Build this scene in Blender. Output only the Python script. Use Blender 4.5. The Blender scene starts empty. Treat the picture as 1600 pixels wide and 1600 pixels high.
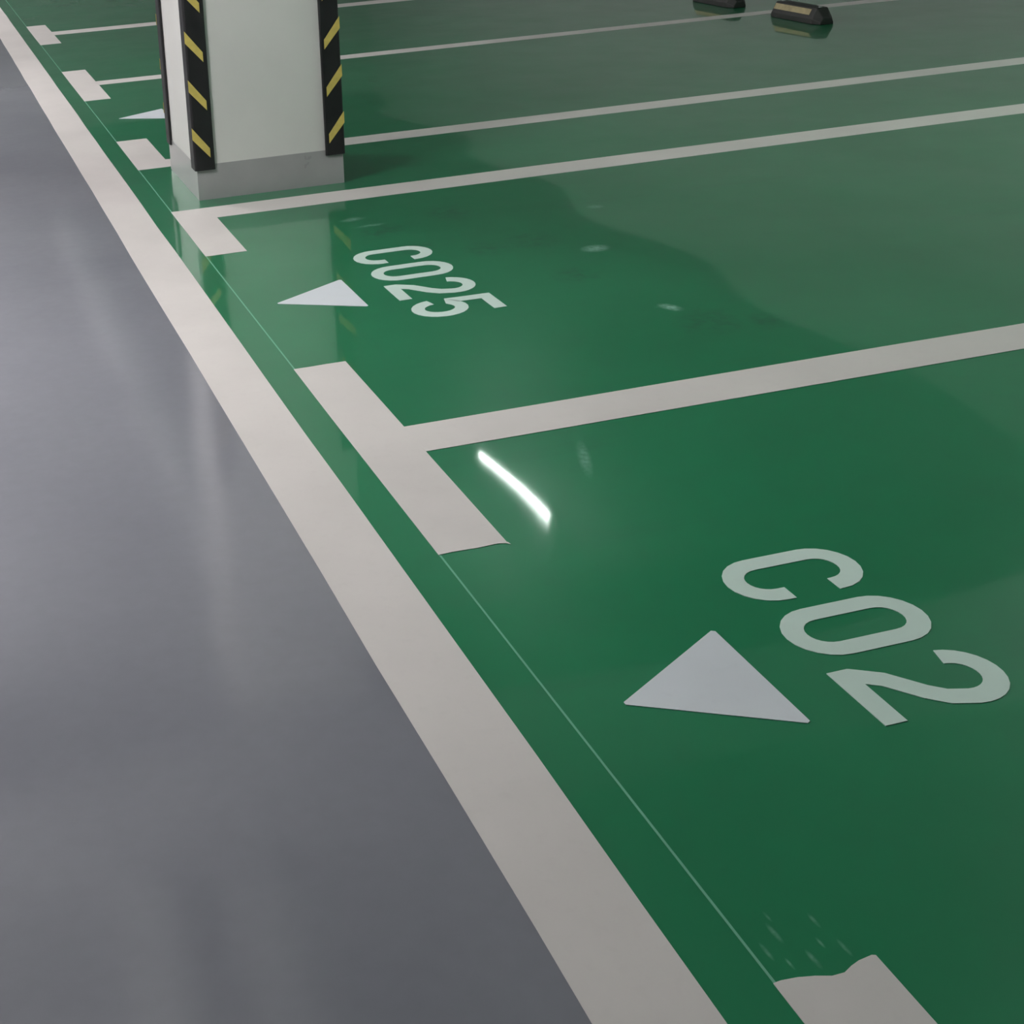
import bpy, bmesh, math, random
from mathutils import Vector, Euler
random.seed(4)
sc = bpy.context.scene
COL = sc.collection

# ------------------------------------------------------------------ helpers
def link(o, parent=None):
    COL.objects.link(o)
    if parent is not None:
        o.parent = parent
    return o

def mesh_obj(name, bm, mats, parent=None, smooth=False):
    me = bpy.data.meshes.new(name)
    bm.normal_update()
    bm.to_mesh(me)
    bm.free()
    for m in (mats if isinstance(mats, (list, tuple)) else [mats]):
        me.materials.append(m)
    if smooth:
        for p in me.polygons:
            p.use_smooth = True
    return link(bpy.data.objects.new(name, me), parent)

def empty(name, loc=(0, 0, 0)):
    o = bpy.data.objects.new(name, None)
    o.empty_display_size = .1
    o.location = loc
    return link(o)

def tag(o, label=None, cat=None, group=None, kind=None):
    if label: o['label'] = label
    if cat: o['category'] = cat
    if group: o['group'] = group
    if kind: o['kind'] = kind
    return o

def box(bm, x0, x1, y0, y1, z0, z1, mat=0, bottom=True):
    v = [bm.verts.new(c) for c in ((x0, y0, z0), (x1, y0, z0), (x1, y1, z0), (x0, y1, z0),
                                   (x0, y0, z1), (x1, y0, z1), (x1, y1, z1), (x0, y1, z1))]
    fs = [(4, 5, 6, 7), (0, 1, 5, 4), (1, 2, 6, 5), (2, 3, 7, 6), (3, 0, 4, 7)]
    if bottom: fs.append((3, 2, 1, 0))
    out = []
    for f in fs:
        fc = bm.faces.new([v[i] for i in f]); fc.material_index = mat; out.append(fc)
    return out

def bevel(bm, w, seg=2):
    bmesh.ops.bevel(bm, geom=list(bm.edges), offset=w, segments=seg, profile=.5, affect='EDGES')

def slab(bm, pts, z0, z1):
    """a thin coat of paint with an outline of pts (counter-clockwise)"""
    lo = [bm.verts.new((x, y, z0)) for x, y in pts]
    hi = [bm.verts.new((x, y, z1)) for x, y in pts]
    bm.faces.new(hi)
    n = len(pts)
    for i in range(n):
        bm.faces.new((lo[i], lo[(i + 1) % n], hi[(i + 1) % n], hi[i]))

def cyl(bm, a, b, r, n=16):
    a, b = Vector(a), Vector(b)
    d = (b - a).normalized()
    u = d.orthogonal().normalized(); w = d.cross(u)
    A = [bm.verts.new(a + r * (math.cos(2 * math.pi * i / n) * u + math.sin(2 * math.pi * i / n) * w)) for i in range(n)]
    B = [bm.verts.new(v.co + (b - a)) for v in A]
    for i in range(n):
        bm.faces.new((A[i], A[(i + 1) % n], B[(i + 1) % n], B[i]))
    bm.faces.new(A[::-1]); bm.faces.new(B)

# ---------------------------------------------------------------- materials
class NT:
    def __init__(s, name):
        s.m = bpy.data.materials.new(name); s.m.use_nodes = True
        s.t = s.m.node_tree; s.b = s.t.nodes['Principled BSDF']
    def n(s, typ, **kw):
        x = s.t.nodes.new(typ)
        for k, v in kw.items(): setattr(x, k, v)
        return x
    def l(s, a, b): s.t.links.new(a, b)
    def pos(s):
        return s.n('ShaderNodeNewGeometry').outputs['Position']
    def math(s, op, a, b=None, c=None, clamp=False):
        x = s.n('ShaderNodeMath', operation=op); x.use_clamp = clamp
        for i, v in enumerate((a, b, c)):
            if v is None: continue
            if isinstance(v, (int, float)): x.inputs[i].default_value = v
            else: s.l(v, x.inputs[i])
        return x.outputs[0]
    def noise(s, scale, detail=3, rough=.55, stretch=None, rot=0):
        p = s.pos()
        if stretch:
            mp = s.n('ShaderNodeMapping'); mp.inputs['Scale'].default_value = stretch
            mp.inputs['Rotation'].default_value = (0, 0, rot)
            s.l(p, mp.inputs['Vector']); p = mp.outputs[0]
        x = s.n('ShaderNodeTexNoise'); s.l(p, x.inputs['Vector'])
        x.inputs['Scale'].default_value = scale; x.inputs['Detail'].default_value = detail
        x.inputs['Roughness'].default_value = rough
        return x.outputs['Fac']
    def ramp(s, f, a, b, ca, cb):
        x = s.n('ShaderNodeMapRange'); x.clamp = True
        for k, v in (('From Min', a), ('From Max', b), ('To Min', ca), ('To Max', cb)): x.inputs[k].default_value = v
        s.l(f, x.inputs['Value']); return x.outputs[0]
    def mix(s, f, a, b):
        x = s.n('ShaderNodeMix', data_type='RGBA')
        if isinstance(f, (int, float)): x.inputs[0].default_value = f
        else: s.l(f, x.inputs[0])
        for i, v in ((6, a), (7, b)):
            if isinstance(v, tuple): x.inputs[i].default_value = (*v, 1)
            else: s.l(v, x.inputs[i])
        return x.outputs[2]
    def set(s, **kw):
        for k, v in kw.items():
            i = s.b.inputs[k.replace('_', ' ')]
            if isinstance(v, (int, float)): i.default_value = v
            elif isinstance(v, tuple): i.default_value = (*v, 1)
            else: s.l(v, i)
        return s.m
    def bump(s, h, strength, dist):
        x = s.n('ShaderNodeBump'); x.inputs['Strength'].default_value = strength
        x.inputs['Distance'].default_value = dist
        s.l(h, x.inputs['Height']); s.l(x.outputs[0], s.b.inputs['Normal']); return x.outputs[0]

def simple(name, col, rough=.5, var=.06, scale=9, metallic=0.):
    t = NT(name)
    f = t.noise(scale, 4)
    c = t.mix(t.ramp(f, .3, .7, 0, 1), tuple(v * (1 - var) for v in col), tuple(min(1, v * (1 + var)) for v in col))
    return t.set(Base_Color=c, Roughness=t.ramp(f, .3, .7, rough * .9, min(1, rough * 1.1)), Metallic=metallic)

def scuff(t, cx, cy, half_len, half_wid, ang):
    """0..1 mask of one scrape in the coating: an ellipse at (cx, cy) turned by ang, ragged by noise"""
    p = t.pos()
    mp = t.n('ShaderNodeMapping', vector_type='TEXTURE')
    mp.inputs['Location'].default_value = (cx, cy, 0)
    mp.inputs['Rotation'].default_value = (0, 0, ang)
    mp.inputs['Scale'].default_value = (half_len, half_wid, 1)
    t.l(p, mp.inputs['Vector'])
    ln = t.n('ShaderNodeVectorMath', operation='LENGTH'); t.l(mp.outputs[0], ln.inputs[0])
    return t.ramp(ln.outputs['Value'], .25, 1.0, 1, 0)

def green_floor():
    t = NT('green_epoxy')
    big = t.noise(.9, 3)
    fine = t.noise(14, 4)
    c = t.mix(t.ramp(big, .32, .68, 0, 1), G0, G1)
    c = t.mix(t.ramp(fine, .3, .7, 0, .10), c, (.02, .10, .06))
    # faint tyre tracks worn into the coat
    trk = t.noise(2.2, 5, .65, stretch=(.22, 1.4, 1))
    c = t.mix(t.ramp(trk, .58, .75, 0, .22), c, (.018, .062, .045))
    # pale scrapes
    tot = None
    for a in SCUFFS:
        m = scuff(t, *a[:5]); m = t.math('MULTIPLY', m, a[5])
        tot = m if tot is None else t.math('MAXIMUM', tot, m)
    rag = t.ramp(t.noise(60, 3), .35, .6, .3, 1)
    c = t.mix(t.math('MULTIPLY', tot, rag), c, (.30, .55, .45))
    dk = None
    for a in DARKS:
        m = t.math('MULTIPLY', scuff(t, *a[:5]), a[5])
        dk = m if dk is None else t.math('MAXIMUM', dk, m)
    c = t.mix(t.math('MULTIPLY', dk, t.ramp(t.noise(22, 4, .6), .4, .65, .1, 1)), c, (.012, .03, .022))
    # gently uneven, poured surface
    h = None
    for kx, ky, amp, ph in ((4.0, 5.6, .00060, PHASE), (-2.3, 3.1, .0007, .7), (5.1, -1.7, .00035, 2.1), (11.0, 7.0, .00005, .3), (-8.0, 13.0, .00005, 1.9)):
        dv = t.n('ShaderNodeVectorMath', operation='DOT_PRODUCT'); t.l(t.pos(), dv.inputs[0]); dv.inputs[1].default_value = (kx, ky, 0)
        w = t.math('MULTIPLY', t.math('SINE', t.math('ADD', dv.outputs['Value'], ph)), amp/WAVE)
        h = w if h is None else t.math('ADD', h, w)
    t.bump(h, 1.0, WAVE)
    r = t.ramp(t.noise(3, 4), .35, .7, .285, .33)
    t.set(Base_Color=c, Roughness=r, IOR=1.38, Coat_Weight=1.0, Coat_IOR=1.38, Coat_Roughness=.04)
    t.l(t.b.inputs['Normal'].links[0].from_socket, t.b.inputs['Coat Normal'])
    return t.m

def grey_floor():
    t = NT('grey_epoxy')
    c = t.mix(t.ramp(t.noise(1.2, 3), .3, .7, 0, 1), GR0, GR1)
    c = t.mix(t.ramp(t.noise(25, 3), .3, .7, 0, .08), c, (.10, .10, .11))
    t.bump(t.noise(1.6, 2, .4), 1.0, .0035)
    t.set(Base_Color=c, Roughness=.11, IOR=1.5)
    return t.m

def paint(name, col, rough=.42, dirt=.10):
    t = NT(name)
    c = t.mix(t.ramp(t.noise(2.2, 4), .35, .7, 0, 1), col, tuple(v * (1 - dirt) for v in col))
    c = t.mix(t.ramp(t.noise(38, 4), .55, .75, 0, .12), c, tuple(v * .72 for v in col))
    t.bump(t.noise(80, 2), .25, .0006)
    return t.set(Base_Color=c, Roughness=rough)

def emit(name, col, s):
    m = bpy.data.materials.new(name); m.use_nodes = True
    b = m.node_tree.nodes['Principled BSDF']
    b.inputs['Base Color'].default_value = (.9, .9, .9, 1)
    b.inputs['Emission Color'].default_value = (*col, 1); b.inputs['Emission Strength'].default_value = s
    return m

# -------------------------------------------------------------- tunable look
G0, G1 = (.0065, .158, .064), (.010, .192, .081)
GR0, GR1 = (.200, .203, .236), (.230, .233, .266)
WAVE = .01
PHASE = .25 - (4.0*.278 - 5.6*.33)
AISLE_E, BAY_E, FILL_E = 700.0, 42.0, 330.0
AISLE = [(-2.0, 1.0), (-2.0, 5.6), (-2.0, 10.2), (-2.0, 15.0)]  # the last one is added to brighten the end wall
# cx, cy, half length, half width, angle, amount
SCUFFS = []
DARKS = []
def S(cx, cy, hl, hw, ang, am): SCUFFS.append((cx, cy, hl, hw, math.radians(ang), am))
def D(cx, cy, hl, hw, ang, am): DARKS.append((cx, cy, hl, hw, math.radians(ang), am))
S(1.283, 1.261, .06, .045, 10, .8); S(1.207, .611, .05, .028, -65, .9); S(.49, -.26, .11, .018, 70, .38); S(1.53, 1.75, .04, .03, 0, .4)
for a in ((.052, -1.721, .022, .005), (.074, -1.778, .020, .005), (.023, -1.747, .019, .004), (.116, -1.717, .016, .004), (.125, -1.773, .018, .004),
          (.06, -1.69, .012, .003), (.10, -1.755, .012, .003), (.04, -1.775, .012, .003)):
    S(a[0], a[1], a[2], a[3], 92, .34)
S(.63, 2.01, .06, .03, 5, .45); S(.67, 1.90, .07, .02, 3, .35)
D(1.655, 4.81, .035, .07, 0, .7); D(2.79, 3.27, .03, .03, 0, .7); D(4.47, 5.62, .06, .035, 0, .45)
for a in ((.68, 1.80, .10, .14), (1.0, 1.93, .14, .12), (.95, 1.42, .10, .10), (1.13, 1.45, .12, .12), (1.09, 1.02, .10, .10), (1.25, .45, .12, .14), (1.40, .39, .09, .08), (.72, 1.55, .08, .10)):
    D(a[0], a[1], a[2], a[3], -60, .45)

M = dict(
    green=green_floor(), grey=grey_floor(),
    white=paint('white_line_paint', (.66, .615, .605)),
    tri=paint('arrow_paint', (.66, .685, .74)),
    text=paint('number_paint', (.60, .73, .68)),
    chalk=paint('pale_green_scratch', (.14, .38, .26), .5),
    shaft=simple('pillar_paint', (.66, .655, .635), .55, .03, 4),
    base=simple('grey_skirting_paint', (.36, .355, .36), .3, .05, 7),
    black=simple('black_rubber', (.012, .011, .013), .5, .2, 20),
    yellow=simple('yellow_reflective', (.62, .49, .13), .4, .10, 30),
    rubber=simple('dark_rubber', (.011, .012, .011), .55, .2, 25),
    strip=simple('worn_yellow_tape', (.40, .33, .18), .4, .15, 30),
    bolt=simple('steel_bolt', (.45, .47, .46), .35, .1, 40, .8),
    wall=simple('grey_white_wall', (.36, .39, .37), .8, .04, 2),
    endwall=simple('end_wall_paint', (.36, .40, .37), .8, .04, 2),
    ceil=simple('ceiling_paint', (.36, .365, .38), .85, .05, 1.5),
    metal=simple('white_enamel', (.75, .75, .75), .4, .02, 5),
    duct=simple('galvanised_duct', (.86, .86, .87), .5, .05, 3),
    aisle_tube=emit('aisle_tube_glow', (1, .965, .95), AISLE_E),
    bay_tube=emit('bay_tube_glow', (.90, 1, .94), BAY_E), mid_fill=emit('mid_fill_glow', (.90, 1, .94), 90.0), side_fill=emit('side_fill_glow', (.78, 1, .84), FILL_E),
)

# ------------------------------------------------------------------ setting
HC = 3.2
XW0, XW1, YW0, YW1 = -6.5, 6.6, -7.0, 20.0
XS0, XS1 = -.254, -.091           # the long white edge line
def struct(name, bm, m):
    return tag(mesh_obj(name, bm, m), kind='structure')

bm = bmesh.new(); box(bm, XW0, -.17, YW0, YW1, -.2, 0); tag(struct('floor', bm, M['grey']), 'glossy grey epoxy floor of the driving aisle')
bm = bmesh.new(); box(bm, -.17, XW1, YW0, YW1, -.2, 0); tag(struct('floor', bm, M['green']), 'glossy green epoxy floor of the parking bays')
bm = bmesh.new(); box(bm, XW0, XW1, YW0, YW1, HC, HC + .2); struct('ceiling', bm, M['ceil'])
bm = bmesh.new(); box(bm, XW0 - .2, XW0, YW0, YW1, 0, HC); struct('wall_left', bm, M['wall'])
bm = bmesh.new(); box(bm, XW1, XW1 + .2, YW0, YW1, 0, HC); struct('wall_right', bm, M['wall'])
bm = bmesh.new(); box(bm, XW0, XW1, YW1, YW1 + .2, 0, HC); struct('wall_back', bm, M['endwall'])
bm = bmesh.new(); box(bm, XW0, XW1, YW0 - .2, YW0, 0, HC); struct('wall_front', bm, M['wall'])

# ------------------------------------------------------------ floor markings
ZP = .0012
def rect(bm, x0, x1, y0, y1, z=ZP, ends=None):
    """painted rectangle whose edges wander a millimetre or two, as rolled paint does"""
    def side(a, b):
        n = max(1, int((Vector(b) - Vector(a)).length / .35))
        out = []
        for i in range(n):
            k = i / n
            j = 0 if i == 0 else random.uniform(-.0016, .0016)
            d = Vector((b[1] - a[1], a[0] - b[0])).normalized()
            out.append((a[0] + (b[0] - a[0]) * k + d.x * j, a[1] + (b[1] - a[1]) * k + d.y * j))
        return out
    c = [(x0, y0), (x1, y0), (x1, y1), (x0, y1)]
    pts = []
    for i in range(4):
        pts += side(c[i], c[(i + 1) % 4])
        if ends and i == 0: pts += [(x, y0 + d) for x, d in ends[0]]     # ragged ends where the masking tape leaked
        if ends and i == 2: pts += [(x, y1 + d) for x, d in ends[1]]
    slab(bm, pts, 0, z)

bm = bmesh.new(); rect(bm, XS0, XS1, YW0 + .1, YW1 - .1)
tag(mesh_obj('edge_line', bm, M['white']), 'long wide white painted line between the grey aisle and the green bays', 'floor line')

bm = bmesh.new(); slab(bm, [(.0005, -3.6), (.0045, -3.6), (.0045, 13), (.0005, 13)], 0, .0005)
tag(mesh_obj('layout_line', bm, M['chalk']), 'hair-thin pale green line running along the ends of the white bay bars', 'floor line')

XEND = 6.3
def bay_line(y0, y1, b0, b1, label, ends=None):
    t = empty('bay_line', (0, (y0 + y1) / 2, 0))
    yo = t.location.y
    bm = bmesh.new(); rect(bm, 0, .155, b0 - yo, b1 - yo, ends=ends); mesh_obj('end_bar', bm, M['white'], t)
    bm = bmesh.new(); rect(bm, .155, XEND, y0 - yo, y1 - yo); mesh_obj('dividing_stripe', bm, M['white'], t)
    return tag(t, label, 'floor line', 'white bay markings')
bay_line(-.08, .08, -.572, .58, 'white T-shaped bay marking between the C025 and C02 bays, beside the bright lamp reflection',
         ([(.03, .002), (.09, -.001), (.135, .001), (.151, -.004), (.159, -.012), (.157, 0)], [(.10, .001), (.05, -.001)]))
bay_line(2.291, 2.458, 1.784, 2.458, 'white L-shaped bay marking in front of the pillar, its bar pointing at the C025 bay')
bay_line(3.266, 3.418, 3.266, 3.94, 'white L-shaped bay marking just behind the pillar, its bar half hidden at the left')
bay_line(5.663, 5.806, 5.16, 6.31, 'white bay line running under the row of wheel stops, second behind the pillar')
bay_line(8.139, 8.337, 7.66, 8.81, 'farthest thin white bay line, cut off by the top edge of the photo')
bay_line(-2.454, -2.294, -2.95, -1.798, 'nearest white bay marking, only a corner of its bar showing at the bottom right',
         ([], [(.150, .002), (.128, -.001), (.113, -.006), (.098, -.013), (.079, -.013), (.058, -.006), (.035, -.001), (.012, .001)]))

def arrow(yc, hw, xa, xb, label):
    bm = bmesh.new()
    t_ = [Vector((xa, 0)), Vector((xb, -hw)), Vector((xb, hw))]
    pts = []
    for i in range(3):                       # slightly rounded tips
        p, a, b = t_[i], t_[i - 1], t_[(i + 1) % 3]
        pts += [tuple(p + (a - p).normalized() * .008), tuple(p + (b - p).normalized() * .008)]
    slab(bm, pts, 0, ZP)
    o = mesh_obj('arrow_mark', bm, M['tri']); o.location.y = yc
    return tag(o, label, 'arrow', 'painted floor arrows')
arrow(1.161, .153, .100, .368, 'small white painted triangle below the number C025')
arrow(-1.176, .156, .106, .377, 'large white painted triangle below the cut-off number C02')
arrow(4.53, .15, .10, .37, 'far white painted triangle half hidden behind the pillar')

# numbers: u to the reader's right (-Y), v up (+X); strokes swept as flat ribbons
W_, H_, T_ = .162, .287, .042
def arc(cx, cy, rx, ry, a0, a1, n=12):
    return [(cx + rx * math.cos(math.radians(a0 + (a1 - a0) * i / n)), cy + ry * math.sin(math.radians(a0 + (a1 - a0) * i / n))) for i in range(n + 1)]
h2 = T_ / 2
RX, RY = W_ / 2 - h2, .062
GL = {
 'C': (arc(W_/2, H_-h2-RY, RX, RY, -5, 180) + arc(W_/2, h2+RY, RX, RY, 180, 365), False),
 '0': (arc(W_/2, H_-h2-RY, RX, RY, 0, 180) + arc(W_/2, h2+RY, RX, RY, 180, 360), True),
 '2': (arc(W_/2, H_-h2-RY, RX, RY, 172, -12, 14) + [(W_-h2-.014, .152), (W_-h2-.038, .124), (.048, .080), (.018, .032)], False),
 '5': ([(W_-.008, H_-h2), (h2+.008, H_-h2), (h2+.003, .151)] + arc(W_/2, h2+.070, RX, .070, 128, -172, 20), False),
}
GL['C'] = ([(W_-h2, .196)] + arc(W_/2, H_-h2-RY, RX, RY, 0, 180) + arc(W_/2, h2+RY, RX, RY, 180, 360) + [(W_-h2, .100)], False)
def ribbon(bm, path, closed, half, z, fu):
    n = len(path); P = [Vector(p) for p in path]; L = []; Rr = []
    for i in range(n):
        a = P[i-1] if (i > 0 or closed) else None
        b = P[(i+1) % n] if (i < n-1 or closed) else None
        d1 = (P[i]-a).normalized() if a is not None and (P[i]-a).length > 1e-6 else None
        d2 = (b-P[i]).normalized() if b is not None and (b-P[i]).length > 1e-6 else None
        d1 = d1 or d2; d2 = d2 or d1
        n1 = Vector((-d1.y, d1.x)); n2 = Vector((-d2.y, d2.x)); m = (n1+n2).normalized()
        k = half / max(.42, m.dot(n1))
        L.append(P[i]+m*k); Rr.append(P[i]-m*k)
    def vs(pts, zz): return [bm.verts.new((*fu(p), zz)) for p in pts]
    lt, rt, lb, rb = vs(L, z), vs(Rr, z), vs(L, 0), vs(Rr, 0)
    for i in range(n if closed else n-1):
        j = (i+1) % n
        bm.faces.new((lt[i], rt[i], rt[j], lt[j]))
        bm.faces.new((lt[j], lb[j], lb[i], lt[i])); bm.faces.new((rt[i], rb[i], rb[j], rt[j]))
    if not closed:
        bm.faces.new((lt[0], lb[0], rb[0], rt[0])); bm.faces.new((rt[-1], rb[-1], lb[-1], lt[-1]))
    bmesh.ops.recalc_face_normals(bm, faces=list(bm.faces))
def number(text, ytop, x0, pitch, label, sx=1.0, sy=1.0):
    t = empty('bay_number', (x0, ytop, 0))
    for i, ch in enumerate(text):
        bm = bmesh.new(); path, cl = GL[ch]
        ribbon(bm, path, cl, h2, ZP, lambda p: (p[1]*sx, -p[0]*sy - i*pitch))
        if ch == '2': ribbon(bm, [(0, h2), (W_, h2)], False, h2, ZP+.0002, lambda p: (p[1]*sx, -p[0]*sy - i*pitch))
        mesh_obj('letter' if ch == 'C' else 'digit', bm, M['text'], t)
    return tag(t, label, 'number', 'painted bay numbers')
number('C025', 1.580, .476, .200, 'white painted number C025 on the green floor in front of the pillar')
number('C02', -.815, .484, .200, 'large white painted number C02 cut off by the right edge of the photo')

# ------------------------------------------------------------------- pillar
PX0, PX1, PY0, PY1 = .148, .777, 2.590, 3.215
pil = empty('pillar', ((PX0+PX1)/2, (PY0+PY1)/2, 0))
tag(pil, 'square off-white concrete pillar with grey foot and black and yellow corner guards', 'pillar')
hx, hy = (PX1-PX0)/2, (PY1-PY0)/2
bm = bmesh.new(); box(bm, -hx, hx, -hy, hy, .148, HC); mesh_obj('shaft', bm, M['shaft'], pil)
bm = bmesh.new(); box(bm, -hx-.003, hx+.003, -hy-.003, hy+.003, 0, .150); mesh_obj('skirting', bm, M['base'], pil)
def guard(sx, sy):
    bm = bmesh.new()
    w, th, z0, z1 = .074, .009, .128, 1.25
    g = .0034
    # L-shaped profile with a rounded outer corner; local axes point away from the corner along the faces
    prof = [(w, g), (w, g+th*.7), (w-.006, g+th)]            # d along face, o outwards
    out = []
    for d, o in prof: out.append((d, -o))
    for i in range(5):
        a = math.radians(i*22.5); r = .010
        out.append((-(g+th)+r-r*math.sin(a), -(g+th)+r-r*math.cos(a)))
    out += [(-o, d) for d, o in prof[::-1]]
    out += [(-g, -g)]
    def W(p, z): return (sx*(hx-p[0]), sy*(hy-p[1]), z)
    lo = [bm.verts.new(W(p, z0)) for p in out]; hi = [bm.verts.new(W(p, z1)) for p in out]
    n = len(out)
    for i in range(n):
        bm.faces.new((lo[i], lo[(i+1) % n], hi[(i+1) % n], hi[i]))
    bm.faces.new(lo); bm.faces.new(hi)
    # chevron bands, highest on the corner, a black margin at the free edge
    e = g+th+.0012; dm = .057; sl = 1.25; dz = .050
    k = 0
    while .262+.2*k+dz < z1-.02:
        za = .262+.2*k
        for leg in (0,):
            c0 = -e if leg == 0 else -e
            q = [((-e, -e), za), ((dm, -e), za-sl*(dm+e)+.006), ((dm, -e), za-sl*(dm+e)+dz-.004), ((-e, -e), za+dz)]
            vo = []
            for (p, z) in q:
                pp = p if leg == 0 else (p[1], p[0])
                vo.append(bm.verts.new(W(pp, z)))
            f = bm.faces.new(vo); f.material_index = 1
            # thin edge so the tape has a thickness
            vi = []
            for (p, z) in q:
                p2 = (p[0], p[1]+.0012); pp = p2 if leg == 0 else (p2[1], p2[0])
                vi.append(bm.verts.new(W(pp, z)))
            for i in range(4):
                f = bm.faces.new((vo[i], vo[(i+1) % 4], vi[(i+1) % 4], vi[i])); f.material_index = 1
        k += 1
    bmesh.ops.recalc_face_normals(bm, faces=list(bm.faces))
    mesh_obj('corner_guard', bm, [M['black'], M['yellow']], pil)
for sx in (-1, 1):
    for sy in (-1, 1): guard(sx, sy)

# -------------------------------------------------------------- wheel stops
def wheel_stop(x, y, label):
    t = empty('wheel_stop', (x, y, 0))
    tag(t, label, 'wheel stop', 'wheel stops at the far bay line')
    L, Dp, Hh = .56, .15, .105
    bm = bmesh.new()
    # long bar: trapezoid section, ends slope in
    def sect(yy, s, h):
        return [(-Dp/2*s, yy, 0), (Dp/2*s, yy, 0), (Dp/2*s, yy, h*.35), (Dp*.26*s, yy, h), (-Dp*.26*s, yy, h), (-Dp/2*s, yy, h*.35)]
    rows = [sect(-L/2, .62, Hh*.42), sect(-L/2+.055, 1, Hh), sect(L/2-.055, 1, Hh), sect(L/2, .62, Hh*.42)]
    V = [[bm.verts.new(p) for p in r] for r in rows]
    for a, b in zip(V[:-1], V[1:]):
        for i in range(6): bm.faces.new((a[i], a[(i+1) % 6], b[(i+1) % 6], b[i]))
    bm.faces.new(V[0]); bm.faces.new(V[-1])
    bmesh.ops.recalc_face_normals(bm, faces=list(bm.faces))
    bevel(bm, .004, 2)
    mesh_obj('body', bm, M['rubber'], t)
    # worn yellow tape on the sloping front face and on the back
    for s in (-1, 1):
        bm = bmesh.new()
        a = Vector((s*Dp/2, 0, Hh*.35)); b = Vector((s*Dp*.26, 0, Hh)); nrm = Vector((s*(b-a).z, 0, abs((b-a).x))).normalized()*.0015
        y0, y1 = -L/2+.10, L/2-.06
        q = [a.lerp(b, .30)+nrm, a.lerp(b, .82)+nrm]
        vo = [bm.verts.new((q[0].x, y0, q[0].z)), bm.verts.new((q[0].x, y1, q[0].z)), bm.verts.new((q[1].x, y1, q[1].z)), bm.verts.new((q[1].x, y0, q[1].z))]
        vi = [bm.verts.new(v.co-nrm*2) for v in vo]
        bm.faces.new(vo)
        for i in range(4): bm.faces.new((vo[i], vo[(i+1) % 4], vi[(i+1) % 4], vi[i]))
        bmesh.ops.recalc_face_normals(bm, faces=list(bm.faces))
        mesh_obj('reflective_strip', bm, M['strip'], t)
    for yy in (-L/2+.075, L/2-.075):
        bm = bmesh.new(); cyl(bm, (0, yy, Hh-.004), (0, yy, Hh+.005), .012, 12); mesh_obj('bolt', bm, M['bolt'], t)
    return t
wheel_stop(4.815, 5.305, 'black rubber wheel stop with yellow strip lying across the white line, nearer of the two')
wheel_stop(4.815, 6.32, 'black rubber wheel stop cut off by the top edge, farther of the two')

# -------------------------------------------------------- ceiling equipment
def lamp(x, y, z, ln, tube, r, label, group):
    t = empty('tube_lamp', (x, y, z)); tag(t, label, 'lamp', group)
    bm = bmesh.new(); box(bm, -.045, .045, -ln/2-.03, ln/2+.03, .03, .09); bevel(bm, .006); mesh_obj('housing', bm, M['metal'], t)
    bm = bmesh.new(); cyl(bm, (0, -ln/2, 0), (0, ln/2, 0), r, 12); mesh_obj('tube', bm, tube, t, True)
    for s in (-1, 1):
        bm = bmesh.new(); cyl(bm, (0, s*ln/2, 0), (0, s*(ln/2+.025), 0), r+.004, 20)
        box(bm, -.012, .012, s*(ln/2+.012)-.012, s*(ln/2+.012)+.012, 0, .035); mesh_obj('end_cap', bm, M['metal'], t)
        bm = bmesh.new(); cyl(bm, (0, s*ln*.35, .088), (0, s*ln*.35, HC-z), .006, 8); mesh_obj('hanger_rod', bm, M['metal'], t)
bm = bmesh.new(); box(bm, XW0, XW1, 2.42, 3.25, 2.52, HC); tag(struct('ceiling_beam', bm, M['ceil']), kind='structure')
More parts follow.
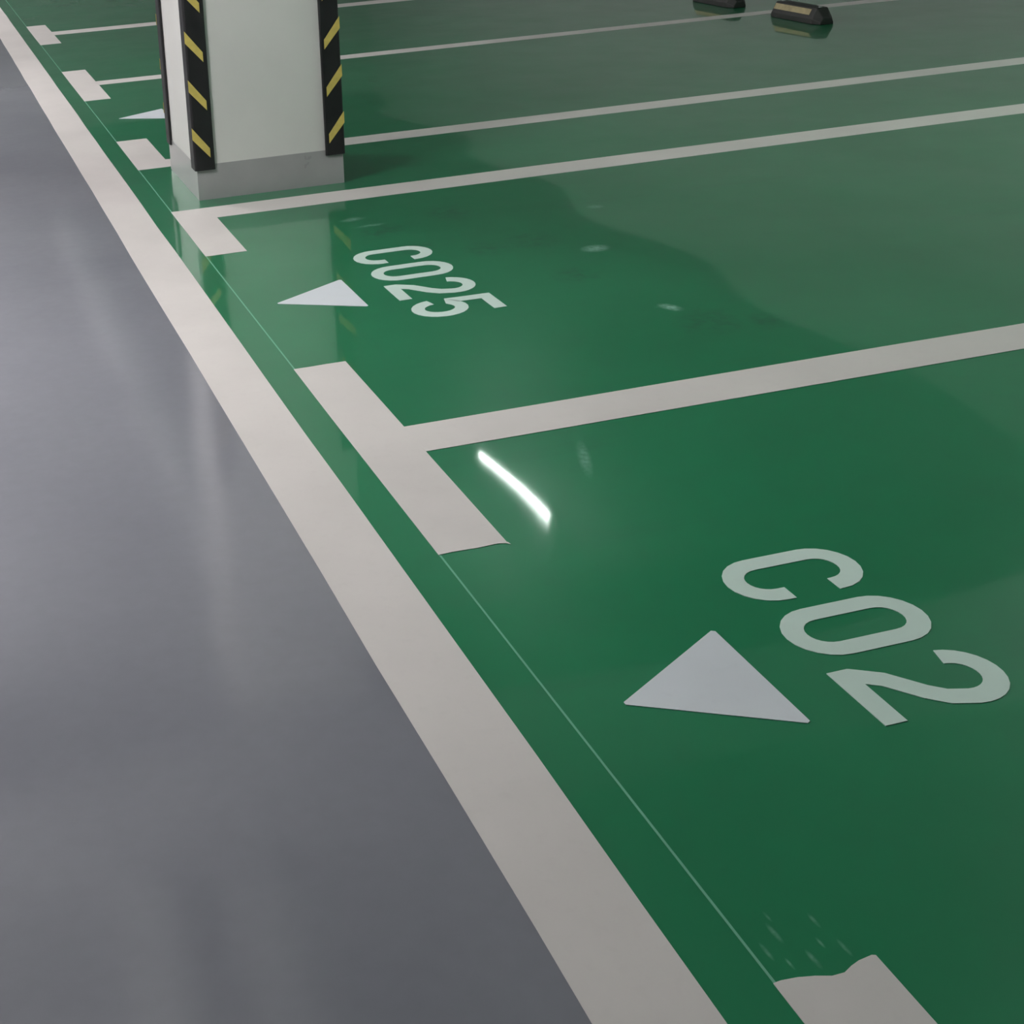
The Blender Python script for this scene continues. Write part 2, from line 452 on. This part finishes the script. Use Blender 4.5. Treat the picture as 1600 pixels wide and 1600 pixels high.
def tray(x0, x1, y0, y1, z, label):
    t = empty('cable_tray', ((x0 + x1)/2, (y0 + y1)/2, z)); tag(t, label, 'cable tray', 'cable trays under the ceiling')
    hw, hl = (x1 - x0)/2, (y1 - y0)/2
    bm = bmesh.new(); box(bm, -hw, hw, -hl, hl, 0, .09); bevel(bm, .008); mesh_obj('duct', bm, M['duct'], t)
    n = max(2, int(hl/.9))
    for i in range(n):
        y = -hl + (i + .5)*2*hl/n
        bm = bmesh.new()
        box(bm, -hw-.02, hw+.02, y-.02, y+.02, .09, .105)
        for s in (-1, 1): cyl(bm, (s*(hw+.01), y, .1), (s*(hw+.01), y, HC-z), .005, 8)
        mesh_obj('hanger', bm, M['metal'], t)
for a in ((-.05, .19, -6.5, 2.38), (-.56, -.29, -6.5, 2.38), (.50, .74, 3.4, 14.0)):
    tray(*a, 3.06, 'pale cable tray under the ceiling, mirrored as a soft light band in the floor')
lamp(2.67, 5.21, 3.0, 1.12, M['bay_tube'], .014, 'white tube lamp above the bays, seen as the bright streak mirrored in the green floor', 'bay lamps')
for x, y in AISLE:
    lamp(x, y, 2.64, 1.2, M['aisle_tube'], .018, 'white tube lamp hanging in the row above the grey aisle', 'aisle lamps')

lamp(5.6, 1.0, 2.85, 1.2, M['side_fill'], .018, 'added fill lamp hanging at the far end of the C025 bay, out of view', 'bay lamps')  # unseen lamp added to brighten the bay lines on the right
lamp(3.6, -.6, 3.0, 1.05, M['mid_fill'], .017, 'added fill lamp above the mouth of the bays, out of view overhead', 'bay lamps')  # another added lamp, lifts the middle bay lines and the pillar front

# ------------------------------------------------------------------- camera
cam = bpy.data.cameras.new('camera'); co = bpy.data.objects.new('camera', cam); COL.objects.link(co)
co.location = (-.9439, -3.1717, 1.52)
co.rotation_euler = Euler([math.radians(v) for v in (74.24195, 3.66513, -14.41137)], 'XYZ')
cam.sensor_fit = 'HORIZONTAL'; cam.sensor_width = 36; cam.lens = 2261.26/1600*36
cam.shift_x = 383.518/1600; cam.shift_y = -447.098/1600
cam.clip_start = .02
sc.camera = co
sc.cycles.use_light_tree = False

w = bpy.data.worlds.new('world'); sc.world = w; w.use_nodes = True
w.node_tree.nodes['Background'].inputs[0].default_value = (.5, .55, .6, 1)
w.node_tree.nodes['Background'].inputs[1].default_value = .05
vs = sc.view_settings
vs.view_transform = 'Standard'; vs.look = 'None'; vs.gamma = 1; vs.use_curve_mapping = False
vs.exposure = 0.0
